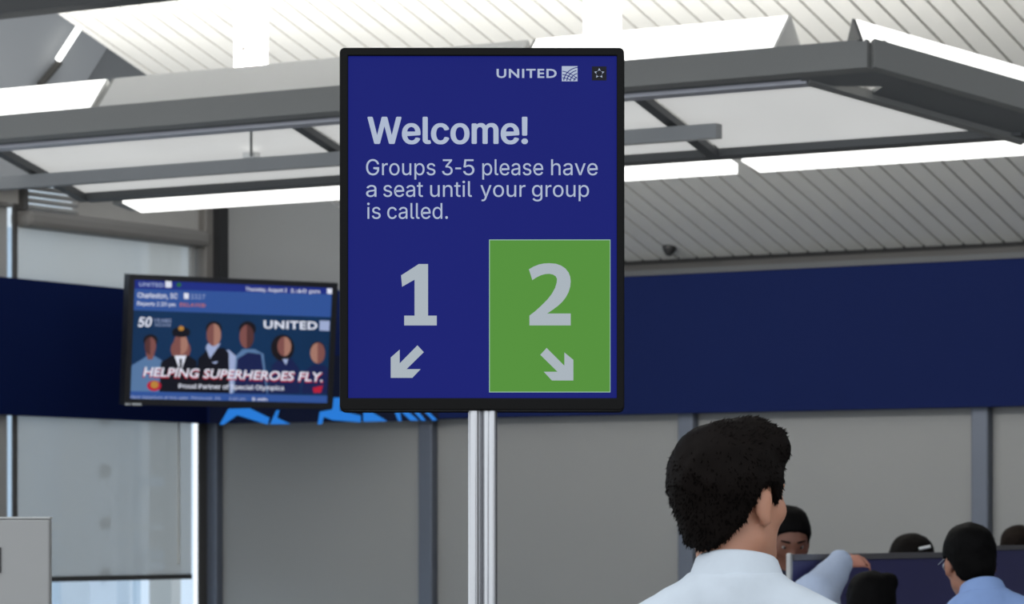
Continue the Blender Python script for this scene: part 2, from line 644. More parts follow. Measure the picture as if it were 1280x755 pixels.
# lamps hidden inside the wedge housings, washing the ceiling
for i, (a0, a1, pw) in enumerate(((-11.4, a_s[1], 54), (a_s[1], a_s[2], 54), (a_s[2], a_s[3] - .35, 50))):
    ld = bpy.data.lights.new('uplight', 'AREA')
    ld.shape = 'RECTANGLE'
    ld.size = abs(a1 - a0)
    ld.size_y = .12
    ld.energy = pw
    ld.color = (1, .985, .955)
    lo = bpy.data.objects.new('uplight', ld)
    col.objects.link(lo)
    p = T((a0 + a1) / 2, .22, BH + .20)
    lo.location = p.tolist()
    up = (ZX * 1.0 + BX * .8)
    up = up / np.linalg.norm(up)
    lo.rotation_euler = Matrix((AX, np.cross(-up, AX), -up)).transposed().to_euler()

# second, dark frame crossing the upper left corner
dk = thing('ceiling_beam', W(-10, 10, 3.6), 'dark grey hanging beam across the top left corner', 'beam')
q = on_b(0, 17, 10.0)
zq = q[2]
MB().box(-13.5, -5, 10.0, 10.12, zq, zq + .22).build('beam', mat('near_black_steel', (52, 52, 52), .5), dk)
for a in (-10.2, -7.8, -5.4):
    MB().tube(W(a, 10.06, zq + .2), W(a, 10.06, zc(10.06) + .02), .012, 8).build('hanger_rod', M_beam, dk)

# dark dome on the ceiling
cn = np.cross(AX, BX - SL * ZX)
cn /= np.linalg.norm(cn)
if cn[2] > 0:
    cn = -cn
p = on_plane(837, 309, W(0, BW, zc(BW)), cn)
mb = MB()
mb.tube(p - cn * .001, p + cn * .02, .04, 16, r2=.034)
mb.tube(p + cn * .02, p + cn * .045, .034, 16, r2=.016)
tag(mb.build('smoke_detector', mat('dark_plastic', (40, 40, 40), .5)), 'small dark dome detector on the slatted ceiling above the fascia', 'detector')

# ------------------------------------------------------------------ lettering
_font_cache = {}
import os
try:      # Blender's own interface typeface, when this Blender ships it
    UIF = bpy.data.fonts.load(os.path.join(bpy.utils.system_resource('DATAFILES'), 'fonts', 'Inter.woff2'))
except Exception:
    UIF = None


def text_shape(txt, weight=0.0, shear=0.0, res=3, space=1.0, plain=False):
    """flat letter mesh (vertices, faces) of the built-in font, size 1"""
    key = (txt, weight, shear, res, space, plain)
    if key in _font_cache:
        return _font_cache[key]
    cu = bpy.data.curves.new('t', 'FONT')
    cu.body = txt
    if UIF and not plain:
        cu.font = UIF
    cu.offset = 0.0 if (UIF and not plain) else weight
    cu.shear = shear
    cu.space_character = space
    cu.resolution_u = res
    cu.fill_mode = 'FRONT'
    ob = bpy.data.objects.new('t', cu)
    col.objects.link(ob)
    dg = bpy.context.evaluated_depsgraph_get()
    me = bpy.data.meshes.new_from_object(ob.evaluated_get(dg))
    v = np.array([q.co[:] for q in me.vertices]).reshape(-1, 3)
    f = [tuple(p.vertices) for p in me.polygons]
    bpy.data.objects.remove(ob)
    bpy.data.curves.remove(cu)
    bpy.data.meshes.remove(me)
    if UIF and not plain and abs(weight) > .005:       # heavier face: the outline struck several times, slightly shifted
        n0, v0, f0 = len(v), v, list(f)
        sh = [(-1, 0), (1, 0), (-.5, .45), (.5, -.45), (-.5, -.45), (.5, .45), (0, 0)]
        v = np.concatenate([v0 + np.array([dx * weight, dy * weight, 0]) for dx, dy in sh])
        f = [tuple(i + n0 * k for i in q) for k in range(len(sh)) for q in f0]
    _font_cache[key] = (v, f)
    return v, f


CAPH = text_shape('H')[0][:, 1].max()
CAPP = text_shape('H', plain=True)[0][:, 1].max()


class Board:
    """a flat, self-lit picture on a screen; maps picture pixels to points on the panel"""

    def __init__(s, fn, parent):
        s.fn, s.parent, s.k = fn, parent, 1

    def poly(s, name, pts, m, lift=1, label=None):
        v = [s.fn(x, y, lift) for x, y in pts]
        o = mk(name, v, [tuple(range(len(v)))], m, s.parent)
        if label:
            o['label'] = label
        return o

    def multi(s, name, shapes, mats, lift=1, label=None):
        """several flat patches as one printed figure: shapes = [(points, material index)]"""
        v, f, mi = [], [], []
        for k, (pts, i) in enumerate(shapes):
            n = len(v)
            v += [s.fn(x, y, lift + k * .25) for x, y in pts]
            f.append(tuple(range(n, n + len(pts))))
            mi.append(i)
        o = mk(name, v, f, mats, s.parent, midx=mi)
        if label:
            o['label'] = label
        return o

    def text(s, txt, x0, x1, cap, base, m, weight=0.0, lift=1, y_slope=0.0, shear=0.0, name='lettering', label=None, space=1.0, plain=False):
        v, f = text_shape(txt, weight, shear, 3, space, plain)
        sx = (x1 - x0) / (v[:, 0].max() - v[:, 0].min())
        sy = (base - cap) / (CAPP if plain else CAPH)
        P = []
        for q in v:
            xx = x0 + (q[0] - v[:, 0].min()) * sx
            P.append(s.fn(xx, base - q[1] * sy + y_slope * (xx - x0), lift))
        o = mk(name, P, f, m, s.parent)
        if label:
            o['label'] = label
        return o


def ell(cx, cy, rx, ry, n=20, t0=0, t1=2 * math.pi):
    return [(cx + rx * math.cos(t), cy + ry * math.sin(t)) for t in np.linspace(t0, t1, n, endpoint=(t1 - t0) < 6)]


# ------------------------------------------------------------------ boarding-group sign on its pole
DS = 6.5
K = DS / F


def sg(px, py, dy=0.0):
    p = at(px, py, DS)
    p[1] += dy
    return p


ps = sg(603, 600)
sign = thing('boarding_sign', (ps[0], DS + .06, 0), 'black framed upright display with blue welcome message on a steel pole', 'sign')
SB = (22, 26, 112)
m_black = mat('black_bezel', (14, 13, 13), .5, var=.1, scale=30, spec=.15)
m_scr = emit('sign_blue', (20, 27, 112), 1.0, (8, 9, 20), .08)
m_txt = emit('sign_text', (172, 184, 206), 1.0)
m_txt2 = emit('sign_digits', (168, 178, 186), 1.0)
m_green = emit('sign_green', (84, 143, 58), 1.0, (10, 14, 8), .05)
m_greenb = emit('sign_green_border', (150, 185, 165), 1.0)


def rrect(x0, y0, x1, y1, r, n=5):
    pts = []
    for cx, cy, t in ((x1 - r, y0 + r, -90), (x1 - r, y1 - r, 0), (x0 + r, y1 - r, 90), (x0 + r, y0 + r, 180)):
        for k in range(n + 1):
            a = math.radians(t + 90 * k / n)
            pts.append((cx + r * math.cos(a), cy + r * math.sin(a)))
    return pts


outer = rrect(424.5, 59.5, 780.3, 512.8, 6)
inner = rrect(435, 69.5, 771, 497.5, 1.0)
# frame ring: front face, inner reveal, outer side and back
v = [sg(x, y, 0) for x, y in outer] + [sg(x, y, 0) for x, y in inner] + [sg(x, y, .012) for x, y in inner] + \
    [sg(x, y, .065) for x, y in outer]
n = len(outer)
f = []
for i in range(n):
    j = (i + 1) % n
    f += [(i, j, n + j, n + i), (n + i, n + j, 2 * n + j, 2 * n + i), (j, i, 3 * n + i, 3 * n + j)]
f.append(tuple(range(3 * n, 4 * n)))
hs = mk('bezel', v, f, m_black, sign)
bevel(hs, .0025)
scr = mk('screen', [sg(433, 67, .008), sg(773, 67, .008), sg(773, 500, .008), sg(433, 500, .008)], [(0, 1, 2, 3)], m_scr, sign)
Bd = Board(lambda x, y, l: sg(x, y, .008 - .0006 * l), scr)
Bd.text('UNITED', 620.7, 696, 85.8, 96.4, m_txt, .022, space=1.15, plain=True)
# globe emblem: pale square crossed by dark arcs
Bd.poly('emblem', [(702.3, 82), (722, 82), (722, 101), (702.3, 101)], m_txt, 1, 'pale square globe emblem with curved lines')
arcs = []
for r in (8, 12.2, 16.2, 20):
    t = np.linspace(math.radians(185), math.radians(275), 14)
    po = [(722 + 3 + r * 1.05 * math.cos(q) * 1.0, 101.8 + r * math.sin(q) * .92) for q in t]
    pi = [(722 + 3 + (r - 1.1) * 1.05 * math.cos(q), 101.8 + (r - 1.1) * math.sin(q) * .92) for q in t]
    for k in range(13):
        quad = [po[k], po[k + 1], pi[k + 1], pi[k]]
        if all(702.3 <= x <= 722 and 82 <= y <= 101 for x, y in quad):
            arcs.append((quad, 0))
for d in (0, 1, 2):
    t = np.linspace(0, 1, 12)
    po = [(703 + 18.5 * q, 88.5 + d * 4.2 + 9 * q ** 1.6 * (1 - d * .1)) for q in t]
    for k in range(11):
        quad = [po[k], po[k + 1], (po[k + 1][0], po[k + 1][1] + 1.0), (po[k][0], po[k][1] + 1.0)]
        if all(702.3 <= x <= 722 and 82 <= y <= 101 for x, y in quad):
            arcs.append((quad, 0))
Bd.multi('emblem_lines', arcs, [m_scr], 2)
Bd.poly('badge', [(740, 82.3), (758.3, 82.3), (758.3, 100), (740, 100)], emit('sign_black', (20, 20, 26), 1.0), 1, 'small black square badge with a five-point star')
star = []
for k in range(5):
    t = math.radians(-90 + 72 * k)
    cx, cy = 749.2, 91.2
    tip = (cx + 6.6 * math.cos(t), cy + 6.6 * math.sin(t))
    l = (cx + 3.4 * math.cos(t + .55), cy + 3.4 * math.sin(t + .55))
    r = (cx + 3.4 * math.cos(t - .55), cy + 3.4 * math.sin(t - .55))
    bk = (cx + 4.3 * math.cos(t), cy + 4.3 * math.sin(t))
    star.append(([tip, l, bk, r], 0))
Bd.multi('star', star, [m_txt], 2)
Bd.text('Welcome!', 459, 660, 146, 178.7, m_txt, .022)
for cap, base, words in ((198.6, 218.4, (('Groups', 113, 375), ('3', 400, 440), ('-', 450, 472), ('5', 480, 522), ('please', 552, 782), ('have', 812, 988))),
                         (226, 245.5, (('a', 113, 152), ('seat', 178, 328), ('until', 355, 513), ('your', 545, 715), ('group', 740, 955))),
                         (253.4, 273, (('is', 117, 168), ('called.', 193, 422)))):
    for wd_, x0, x1 in words:
        Bd.text(wd_, 420 + x0 / 3.019, 420 + x1 / 3.019, cap, base, m_txt, -.004)
Bd.poly('green_border', [(611.3, 299), (763.2, 299), (763.2, 490.3), (611.3, 490.3)], m_greenb, 1)
Bd.poly('green_panel', [(612.3, 300), (762.4, 300), (762.4, 489.4), (612.3, 489.4)], m_green, 2)
cr = lambda pts: [(420 + x / 3.019, 280 + y / 3.019) for x, y in pts]
Bd.poly('numeral', cr([(245, 193), (312, 150), (347, 150), (347, 345), (380, 345), (380, 382), (257, 382), (257, 345), (296, 345), (296, 209), (249, 236)]), m_txt2, 2)
Bd.poly('numeral', cr([(728, 170), (745, 160), (765, 152), (785, 148), (806, 147), (830, 149), (850, 156), (866, 167), (878, 182), (884, 198), (886, 216), (884, 236), (878, 256), (868, 275), (855, 292), (838, 308), (818, 323), (797, 337),
                       (886, 337), (886, 382), (730, 382), (730, 345), (752, 328), (775, 307), (798, 284), (815, 262), (827, 240), (833, 220), (834, 206), (829, 196), (819, 190), (805, 187), (790, 188), (772, 193), (756, 201), (741, 211)]), m_txt2, 3)
Bd.poly('arrow', cr([(307, 457), (331, 483), (266, 547), (319, 547), (288, 580), (206, 580), (206, 503), (240, 473), (240, 525)]), m_txt2, 2)
Bd.poly('arrow', cr([(795, 467), (771, 493), (836, 557), (784, 557), (815, 590), (896, 590), (896, 512), (862, 484), (862, 534)]), m_txt2, 3)

# pole: two round ridges with a flatter channel between them
cxp = 603.2
prof = []
R1 = .0125
hw = 18.3 * K
def arc(cx, cy, r, t0, t1, n=8):
    return [(cx + r * math.cos(math.radians(t)), cy + r * math.sin(math.radians(t))) for t in np.linspace(t0, t1, n)]
prof += arc(-hw + R1, -.004, R1, 180, 330)
prof += [(-.004, .002), (-.002, .004)]
prof += arc(.008, .0, .0085, 200, 300, 5)
prof += arc(hw - R1 * .75, -.004, R1 * .75, 220, 360)
prof += arc(hw - .02, .028, .02, 0, 90) + arc(-hw + .02, .028, .02, 90, 180)
pc0 = sg(cxp, 600)
m_steel = mat('brushed_steel', (206, 206, 208), .24, metal=1.0, var=.05, scale=40, stretch=(1, 1, .02))
ztop = sg(600, 508)[2]
P = [(pc0[0] + x, DS + .03 + y, 0.02) for x, y in prof]
Q = [(pc0[0] + x, DS + .03 + y, ztop) for x, y in prof]
po = MB().loft(P, Q).build('pole', m_steel, sign)
po.data.polygons.foreach_set('use_smooth', [len(p.vertices) == 4 for p in po.data.polygons])
md = po.modifiers.new('split', 'EDGE_SPLIT')
md.split_angle = math.radians(40)
bb = MB()
bb.tube((pc0[0], DS + .05, 0), (pc0[0], DS + .05, .018), .26, 40)
bb.tube((pc0[0], DS + .05, .018), (pc0[0], DS + .05, .03), .25, 40, r2=.05)
bb.build('base_plate', m_steel, sign)
MB().wbox(pc0[0] - .09, pc0[0] + .09, DS + .066, DS + .085, ztop + .02, ztop + .3).build('mount_plate', m_black, sign)

# ------------------------------------------------------------------ second display, turned and tilted
TY, TT, TR, TW = .526, .0946, -.00117, 1.258
TH = TW * .56
tc = at(291.13, 428.62, 18.2)
t_ = np.array([math.cos(TY), math.sin(TY), 0])
n_ = np.array([math.sin(TY), -math.cos(TY), 0])
u_ = ZX * math.cos(TT) + n_ * math.sin(TT)
nn_ = np.cross(t_, u_)          # faces the room
t2 = t_ * math.cos(TR) + u_ * math.sin(TR)
u2 = u_ * math.cos(TR) - t_ * math.sin(TR)
CORN = [(85, 50), (1122, 95), (1095, 715), (62, 700)]
A8, B8 = [], []
for (x, y), (u, w) in zip(CORN, ((0, 0), (1, 0), (1, 1), (0, 1))):
    A8 += [[x, y, 1, 0, 0, 0, -u * x, -u * y], [0, 0, 0, x, y, 1, -w * x, -w * y]]
    B8 += [u, w]
HM = np.append(np.linalg.solve(np.array(A8, float), np.array(B8, float)), 1).reshape(3, 3)


def tvp(x, y, off=0.0):
    """a spot of the picture (measured on an enlarged view) -> point on the panel"""
    q = HM @ np.array([x, y, 1.0])
    u, w = q[0] / q[2], q[1] / q[2]
    return tc + t2 * ((u - .5) * TW) + u2 * ((.5 - w) * TH) + nn_ * off


def tvl(u, w, off):
    return tc + t2 * ((u - .5) * TW) + u2 * ((.5 - w) * TH) + nn_ * off


tv = thing('wall_display', tc - ZX * TH / 2, 'tilted widescreen display showing uniformed crew advert below a blue header', 'display')
bw, bh = .026, .042
oc = [(0, 0), (1, 0), (1, 1), (0, 1)]
ic = [(bw, bh), (1 - bw, bh), (1 - bw, 1 - bh * 1.15), (bw, 1 - bh * 1.15)]
v = [tvl(*p, 0) for p in oc] + [tvl(*p, 0) for p in ic] + [tvl(*p, -.012) for p in ic] + [tvl(*p, -.07) for p in oc]
f = []
for i in range(4):
    j = (i + 1) % 4
    f += [(j, i, 4 + i, 4 + j), (4 + j, 4 + i, 8 + i, 8 + j), (i, j, 12 + j, 12 + i)]
f.append((15, 14, 13, 12))
mk('bezel', v, f, mat('tv_bezel', (26, 27, 32), .4), tv)
ts = mk('screen', [tvl(bw * .8, bh * .8, -.008), tvl(1 - bw * .8, bh * .8, -.008), tvl(1 - bw * .8, 1 - bh, -.008), tvl(bw * .8, 1 - bh, -.008)],
        [(3, 2, 1, 0)], emit('tv_picture', (6, 48, 88), .85, None, .25), tv)
Tb = Board(lambda x, y, l: tvp(x, y, -.008 + .0012 * l), ts)
eB = emit('tv_header', (26, 44, 132), .9)
eM = emit('tv_band', (50, 88, 162), .82)
eW = emit('tv_white', (222, 226, 240), .95)
eP = emit('tv_pale', (170, 185, 225), .8)
eO = emit('tv_orange', (205, 120, 110), .8)
eR = emit('tv_red', (190, 30, 60), .8)
eK = emit('tv_black', (10, 13, 26), .8)
eN = emit('tv_navy', (20, 32, 82), .8)
eS1 = emit('tv_skin', (182, 132, 116), .75)
eS2 = emit('tv_skin_dark', (88, 52, 52), .8)
eS3 = emit('tv_skin_mid', (134, 84, 80), .8)
eH = emit('tv_hair', (22, 16, 22), .8)
eG = emit('tv_gold', (196, 140, 60), .8)
eBl = emit('tv_shirt', (96, 132, 178), .75)
eGn = emit('tv_green', (40, 110, 60), .8)
Tb.poly('header_band', [(112, 66), (1116, 112), (1114, 152), (111, 124)], eB, 1)
Tb.poly('title_band', [(111, 124), (1114, 152), (1109, 264), (104, 230)], eM, 1)
Tb.poly('footer_band', [(82, 632), (1091, 650), (1089, 704), (80, 686)], eM, 2)


def person_print(hx, hy, rx, ry, skin, torso, extra=(), hair=None):
    sh = [(torso, 0)]
    if hair:
        sh.append((hair, 1))
    sh.append((ell(hx, hy, rx, ry), 2))
    return sh


def shade_half(hx, hy, rx, ry):
    return ell(hx, hy, rx, ry, 12, math.pi / 2, 3 * math.pi / 2)


P6 = [
    ('crew_figure', [([(88, 640), (100, 505), (150, 475), (180, 455), (210, 455), (250, 478), (285, 640)], 0), ([(170, 440), (215, 440), (205, 475), (180, 475)], 2), (ell(194, 380, 36, 30), 1), (ell(193, 408, 29, 44), 2), (shade_half(193, 408, 29, 44), 3)], [eBl, eH, eS3, eS2]),
    ('crew_figure', [(ell(345, 425, 50, 52), 1), ([(238, 640), (246, 490), (300, 455), (385, 455), (425, 480), (432, 640)], 0), ([(314, 455), (374, 455), (345, 540)], 4), (ell(345, 398, 36, 52), 2), (shade_half(345, 398, 36, 52), 1), (ell(347, 338, 46, 26), 0), ([(303, 345), (390, 345), (388, 358), (305, 358)], 0), (ell(347, 320, 14, 12), 3), ([(338, 470), (352, 470), (350, 560), (340, 560)], 0)], [eK, eS3, eS1, eG, eW]),
    ('crew_figure', [([(560, 640), (545, 440), (585, 425), (625, 460), (640, 640)], 4), ([(420, 640), (432, 470), (478, 425), (560, 415), (585, 440), (590, 640)], 0), ([(470, 415), (480, 395), (545, 395), (530, 415), (492, 470)], 4), (ell(510, 320, 40, 36), 1), (ell(510, 352, 36, 56), 2), (shade_half(510, 352, 36, 56), 5), ([(498, 488), (532, 482), (520, 496)], 4)], [eK, eH, eS1, eG, eP, eS3]),
    ('crew_figure', [([(605, 640), (620, 455), (655, 422), (715, 422), (758, 446), (780, 640)], 3), ([(612, 640), (628, 470), (680, 438), (745, 446), (774, 640)], 0), (ell(678, 322, 42, 38), 1), (ell(674, 360, 36, 58), 2), (shade_half(674, 360, 36, 58), 4)], [eN, eH, eS2, eBl, eS3]),
    ('crew_figure', [([(780, 640), (800, 500), (840, 465), (900, 470), (935, 520), (940, 640)], 0), (ell(852, 415, 58, 66), 1), (ell(860, 408, 34, 48), 2), (shade_half(860, 408, 34, 48), 4), ([(850, 470), (880, 470), (868, 500)], 3)], [eN, eH, eS1, eP, eS3]),
    ('crew_figure', [([(945, 640), (960, 530), (1000, 498), (1060, 498), (1092, 540), (1092, 640)], 0), (ell(1024, 420, 36, 36), 1), (ell(1027, 440, 34, 52), 2), (shade_half(1024, 440, 36, 50), 3), ([(1000, 610), (1050, 600), (1040, 635), (1005, 635)], 4)], [eN, eH, eS3, eS1, eR]),
]
for nme, sh, mm in P6:
    Tb.multi(nme, sh, mm, 1.2)
Tb.multi('badge', [(ell(212, 605, 36, 26), 0), (ell(214, 600, 20, 18), 1)], [eR, eG], 3)
Tb.text('UNITED', 135, 258, 91, 110, eP, .02, 3, .045, space=1.1, plain=True)
Tb.poly('emblem', [(267, 85), (298, 86), (298, 118), (267, 117)], eW, 3)
Tb.poly('badge', ell(335, 104, 12, 11, 10), eGn, 3)
Tb.text('Thursday, August 2', 667, 872, 116, 134, eW, .012, 3, .032)
Tb.text('1:40 pm', 890, 1035, 124, 142, eW, .012, 3, .032)
Tb.poly('emblem', [(1070, 122), (1107, 124), (1106, 150), (1070, 148)], eW, 3)
Tb.text('Charleston, SC', 128, 328, 143, 168, eW, .015, 3, .022)
Tb.poly('emblem', [(360, 145), (384, 146), (384, 174), (360, 173)], eW, 3)
Tb.text('3327', 394, 466, 151, 174, eP, .0, 3, .022)
Tb.text('Departs 2:39 pm', 126, 318, 187, 206, eW, .01, 3, .03)
Tb.text('DELAYED', 340, 468, 194, 211, eO, .012, 3, .03)
Tb.text('50', 130, 200, 266, 312, eW, .03, 4, .0, .25)
Tb.text('YEARS', 208, 297, 272, 290, eP, .0, 4, .02)
Tb.text('PROUD PARTNER', 214, 294, 296, 310, eP, .0, 4, .02)
Tb.text('UNITED', 757, 1022, 281, 318, eW, .03, 4, .022, space=1.1, plain=True)
Tb.poly('emblem', [(1033, 280), (1083, 282), (1081, 331), (1032, 329)], eP, 4)
Tb.text('HELPING SUPERHEROES FLY.', 152, 1050, 518, 562, eR, .03, 5, .026, .2, plain=True)
Tb.text('HELPING SUPERHEROES FLY.', 156, 1046, 513, 556, eW, .018, 6, .026, .2, plain=True)
Tb.text('Proud Partner of Special Olympics', 334, 858, 594, 616, eW, .014, 5, .014)
Tb.text('Next departure at this gate:', 95, 385, 652, 669, eP, .004, 4, .012)
Tb.text('Pittsburgh, PA', 398, 545, 656, 672, eP, .004, 4, .012)
Tb.text('3:45 pm', 585, 668, 658, 674, eP, .004, 4, .012)
Tb.text('8 min', 700, 776, 660, 676, eW, .01, 4, .012)
# small pale sticker under the lower-left corner and wall arm
mk('sticker', [tvp(60, 688, .002), tvp(150, 690, .002), tvp(150, 706, .002), tvp(60, 704, .002)], [(3, 2, 1, 0)], mat('sticker_black', (18, 18, 22), .5), tv)
for k, (x0, x1) in enumerate(((64, 78), (82, 90), (98, 146))):
    mk('sticker_mark', [tvp(x0, 691, .004), tvp(x1, 692, .004), tvp(x1, 702, .004), tvp(x0, 701, .004)], [(3, 2, 1, 0)], mat('sticker_pale', (190, 195, 200), .6), tv)
ar = MB()
q0 = tc - nn_ * .07
q1 = on_b(291, 432, BW - .125)
ar.tube(q0, q1, .03, 10)
ar.build('wall_arm', m_black, tv)

# ------------------------------------------------------------------ light-blue graphic on the fascia
gr = thing('fascia_graphic', W(-11.4, BW - .125, FB), 'bright blue angular graphic on the lower navy fascia behind the tilted display', 'graphic')
eBlue = emit('graphic_blue', (38, 122, 214), 1.0)
eDk = emit('graphic_dark', (8, 18, 48), .5)


def gpoly(name, pts, m, off=.0):
    v = [on_b(x, y, BW - .122 - off) for x, y in pts]
    q = [np.array(p) + BX * .004 for p in v]
    MB().loft(v, q).build(name, m, gr)


gpoly('backing', [(262, 450), (548, 440), (548, 526), (262, 529.5)], eDk)
g = lambda pts: [(240 + x / 2.85, 490 + y / 2.85) for x, y in pts]
gpoly('stripe', g([(98, 116), (130, 60), (205, 58), (275, 92), (268, 116), (160, 82), (112, 116)]), eBlue, .005)
gpoly('stripe', g([(278, 115), (300, 66), (310, 64), (302, 92), (350, 114)]), eBlue, .005)
gpoly('stripe', g([(448, 116), (455, 70), (500, 62), (505, 20), (530, 20), (525, 66), (600, 84), (600, 108), (500, 100), (468, 88), (462, 114)]), eBlue, .005)
gpoly('stripe', g([(610, 106), (610, 72), (640, 72), (695, 104)]), eBlue, .005)
gpoly('stripe', g([(722, 72), (740, 72), (745, 104), (735, 104)]), eBlue, .005)
gpoly('stripe', g([(745, 70), (770, 70), (806, 102), (778, 102)]), eBlue, .005)
gpoly('stripe', g([(790, 70), (806, 70), (832, 102), (818, 102)]), eBlue, .005)
gpoly('stripe', g([(828, 70), (842, 70), (872, 100), (858, 102)]), eBlue, .005)

# ------------------------------------------------------------------ grey box at the lower left
YB = 9.2
xr = at(62, 700, YB)[0]
zt_ = at(30, 646, YB)[2]
gb = thing('panel_stand', (xr - .2, YB + .2, 0), 'plain light grey upright panel stand at the lower left edge', 'panel stand')
m_kiosk = mat('kiosk_grey', (176, 175, 173), .4, var=.03)
bevel(MB().wbox(xr - .55, xr, YB, YB + .05, 0.08, zt_ - .006).build('body', m_kiosk, gb), .006)
bevel(MB().wbox(xr - .552, xr + .002, YB - .002, YB + .052, zt_ - .006, zt_).build('top_plate', mat('kiosk_top', (200, 200, 198), .4), gb), .002)
MB().wbox(xr - .53, xr - .02, YB - .2, YB + .25, 0, .08).build('plinth', M_dframe, gb)
pz0, pz1 = at(0, 716, YB)[2], at(0, 684, YB)[2]
MB().wbox(at(-14, 700, YB)[0], at(1.6, 700, YB)[0], YB - .004, YB + .0, pz0, pz1).build('handle_recess', mat('recess_dark', (70, 70, 70), .6), gb)

# ------------------------------------------------------------------ blue-violet partition at the counter
pp = at(985, 693, 11.0)
PB = np.array([pp.dot(AX), pp.dot(BX)])
zp = pp[2]
pt = thing('partition', W(PB[0], PB[1] + 1.5, 0), 'dark violet-blue counter partition with steel edge among the standing people', 'partition')
m_violet = mat('violet_panel', (62, 62, 108), .28, var=.12, scale=1.6)
bevel(MB().box(PB[0] - .007, PB[0] + .007, PB[1] + .02, PB[1] + 1.52, .05, zp - .02).build('panel', m_violet, pt), .003)
bevel(MB().box(PB[0] - .007, PB[0] + .007, PB[1] + 1.55, PB[1] + 3.3, .05, zp + .005).build('panel', m_violet, pt), .003)
bevel(MB().box(PB[0] - .009, PB[0] + .009, PB[1], PB[1] + .022, 0, zp + .004).build('end_post', mat('satin_post', (190, 190, 188), .35, metal=.6), pt), .006)
MB().box(PB[0] - .012, PB[0] + .012, PB[1] + .022, PB[1] + 1.53, zp - .02, zp).build('top_rail', mat('grey_rail', (116, 114, 118), .4, metal=.4), pt)
MB().box(PB[0] - .012, PB[0] + .012, PB[1] + 1.53, PB[1] + 3.3, zp + .005, zp + .022).build('top_rail', MATS['grey_rail'], pt)
MB().box(PB[0] - .12, PB[0] + .12, PB[1] + .1, PB[1] + 3.2, 0, .04).build('foot', M_dframe, pt)

# ------------------------------------------------------------------ people: implicit surfaces meshed with surface nets
def rot(ax, ang):
    return np.array(Matrix.Rotation(ang, 3, ax))


def cone(a, b, ra, rb, k=.02):
    return ('c', np.array(a, float), np.array(b, float), ra, rb, k)


def elli(c, r, R=None, k=.02):
    return ('e', np.array(c, float), np.array(r, float), np.eye(3) if R is None else R, k)


def field(prims, h, off=0.0, post=None):
    lo = np.array([1e9] * 3)
    hi = -lo
    bbs = []
    for p in prims:
        if p[0] == 'c':
            r = max(p[3], p[4]) + off
            l, u = np.minimum(p[1], p[2]) - r, np.maximum(p[1], p[2]) + r
        else:
            r = max(p[2]) + off
            l, u = p[1] - r, p[1] + r
        bbs.append((l, u))
        lo, hi = np.minimum(lo, l), np.maximum(hi, u)
    lo -= 3 * h
    hi += 3 * h
    N = np.ceil((hi - lo) / h).astype(int) + 1
    D = np.full(N, .08, np.float32)
    ax = [lo[i] + h * np.arange(N[i]) for i in range(3)]
    for p, (l, u) in zip(prims, bbs):
        k = p[-1]
        m = k + 3 * h
        s = [slice(max(0, int((l[i] - m - lo[i]) / h)), min(N[i], int((u[i] + m - lo[i]) / h) + 2)) for i in range(3)]
        X = np.stack(np.meshgrid(ax[0][s[0]], ax[1][s[1]], ax[2][s[2]], indexing='ij'), -1)
        if p[0] == 'c':
            ba = p[2] - p[1]
            pa_ = X - p[1]
            t = np.clip(pa_ @ ba / max(ba @ ba, 1e-9), 0, 1)
            d = np.linalg.norm(pa_ - t[..., None] * ba, axis=-1) - (p[3] + t * (p[4] - p[3])) - off
        else:
            q = (X - p[1]) @ p[3]
            r = p[2] + off
            k0 = np.linalg.norm(q / r, axis=-1)
            k1 = np.linalg.norm(q / (r * r), axis=-1)
            d = k0 * (k0 - 1) / np.maximum(k1, 1e-6)
        sub = D[tuple(s)]
        if k > 0:
            t = np.clip(.5 + .5 * (sub - d) / k, 0, 1)
            D[tuple(s)] = sub * (1 - t) + d * t - k * t * (1 - t)
        else:
            D[tuple(s)] = np.minimum(sub, d)
    if post is not None:
        X, Y, Z = np.meshgrid(*ax, indexing='ij')
        D = post(D, X, Y, Z)
    return D, lo


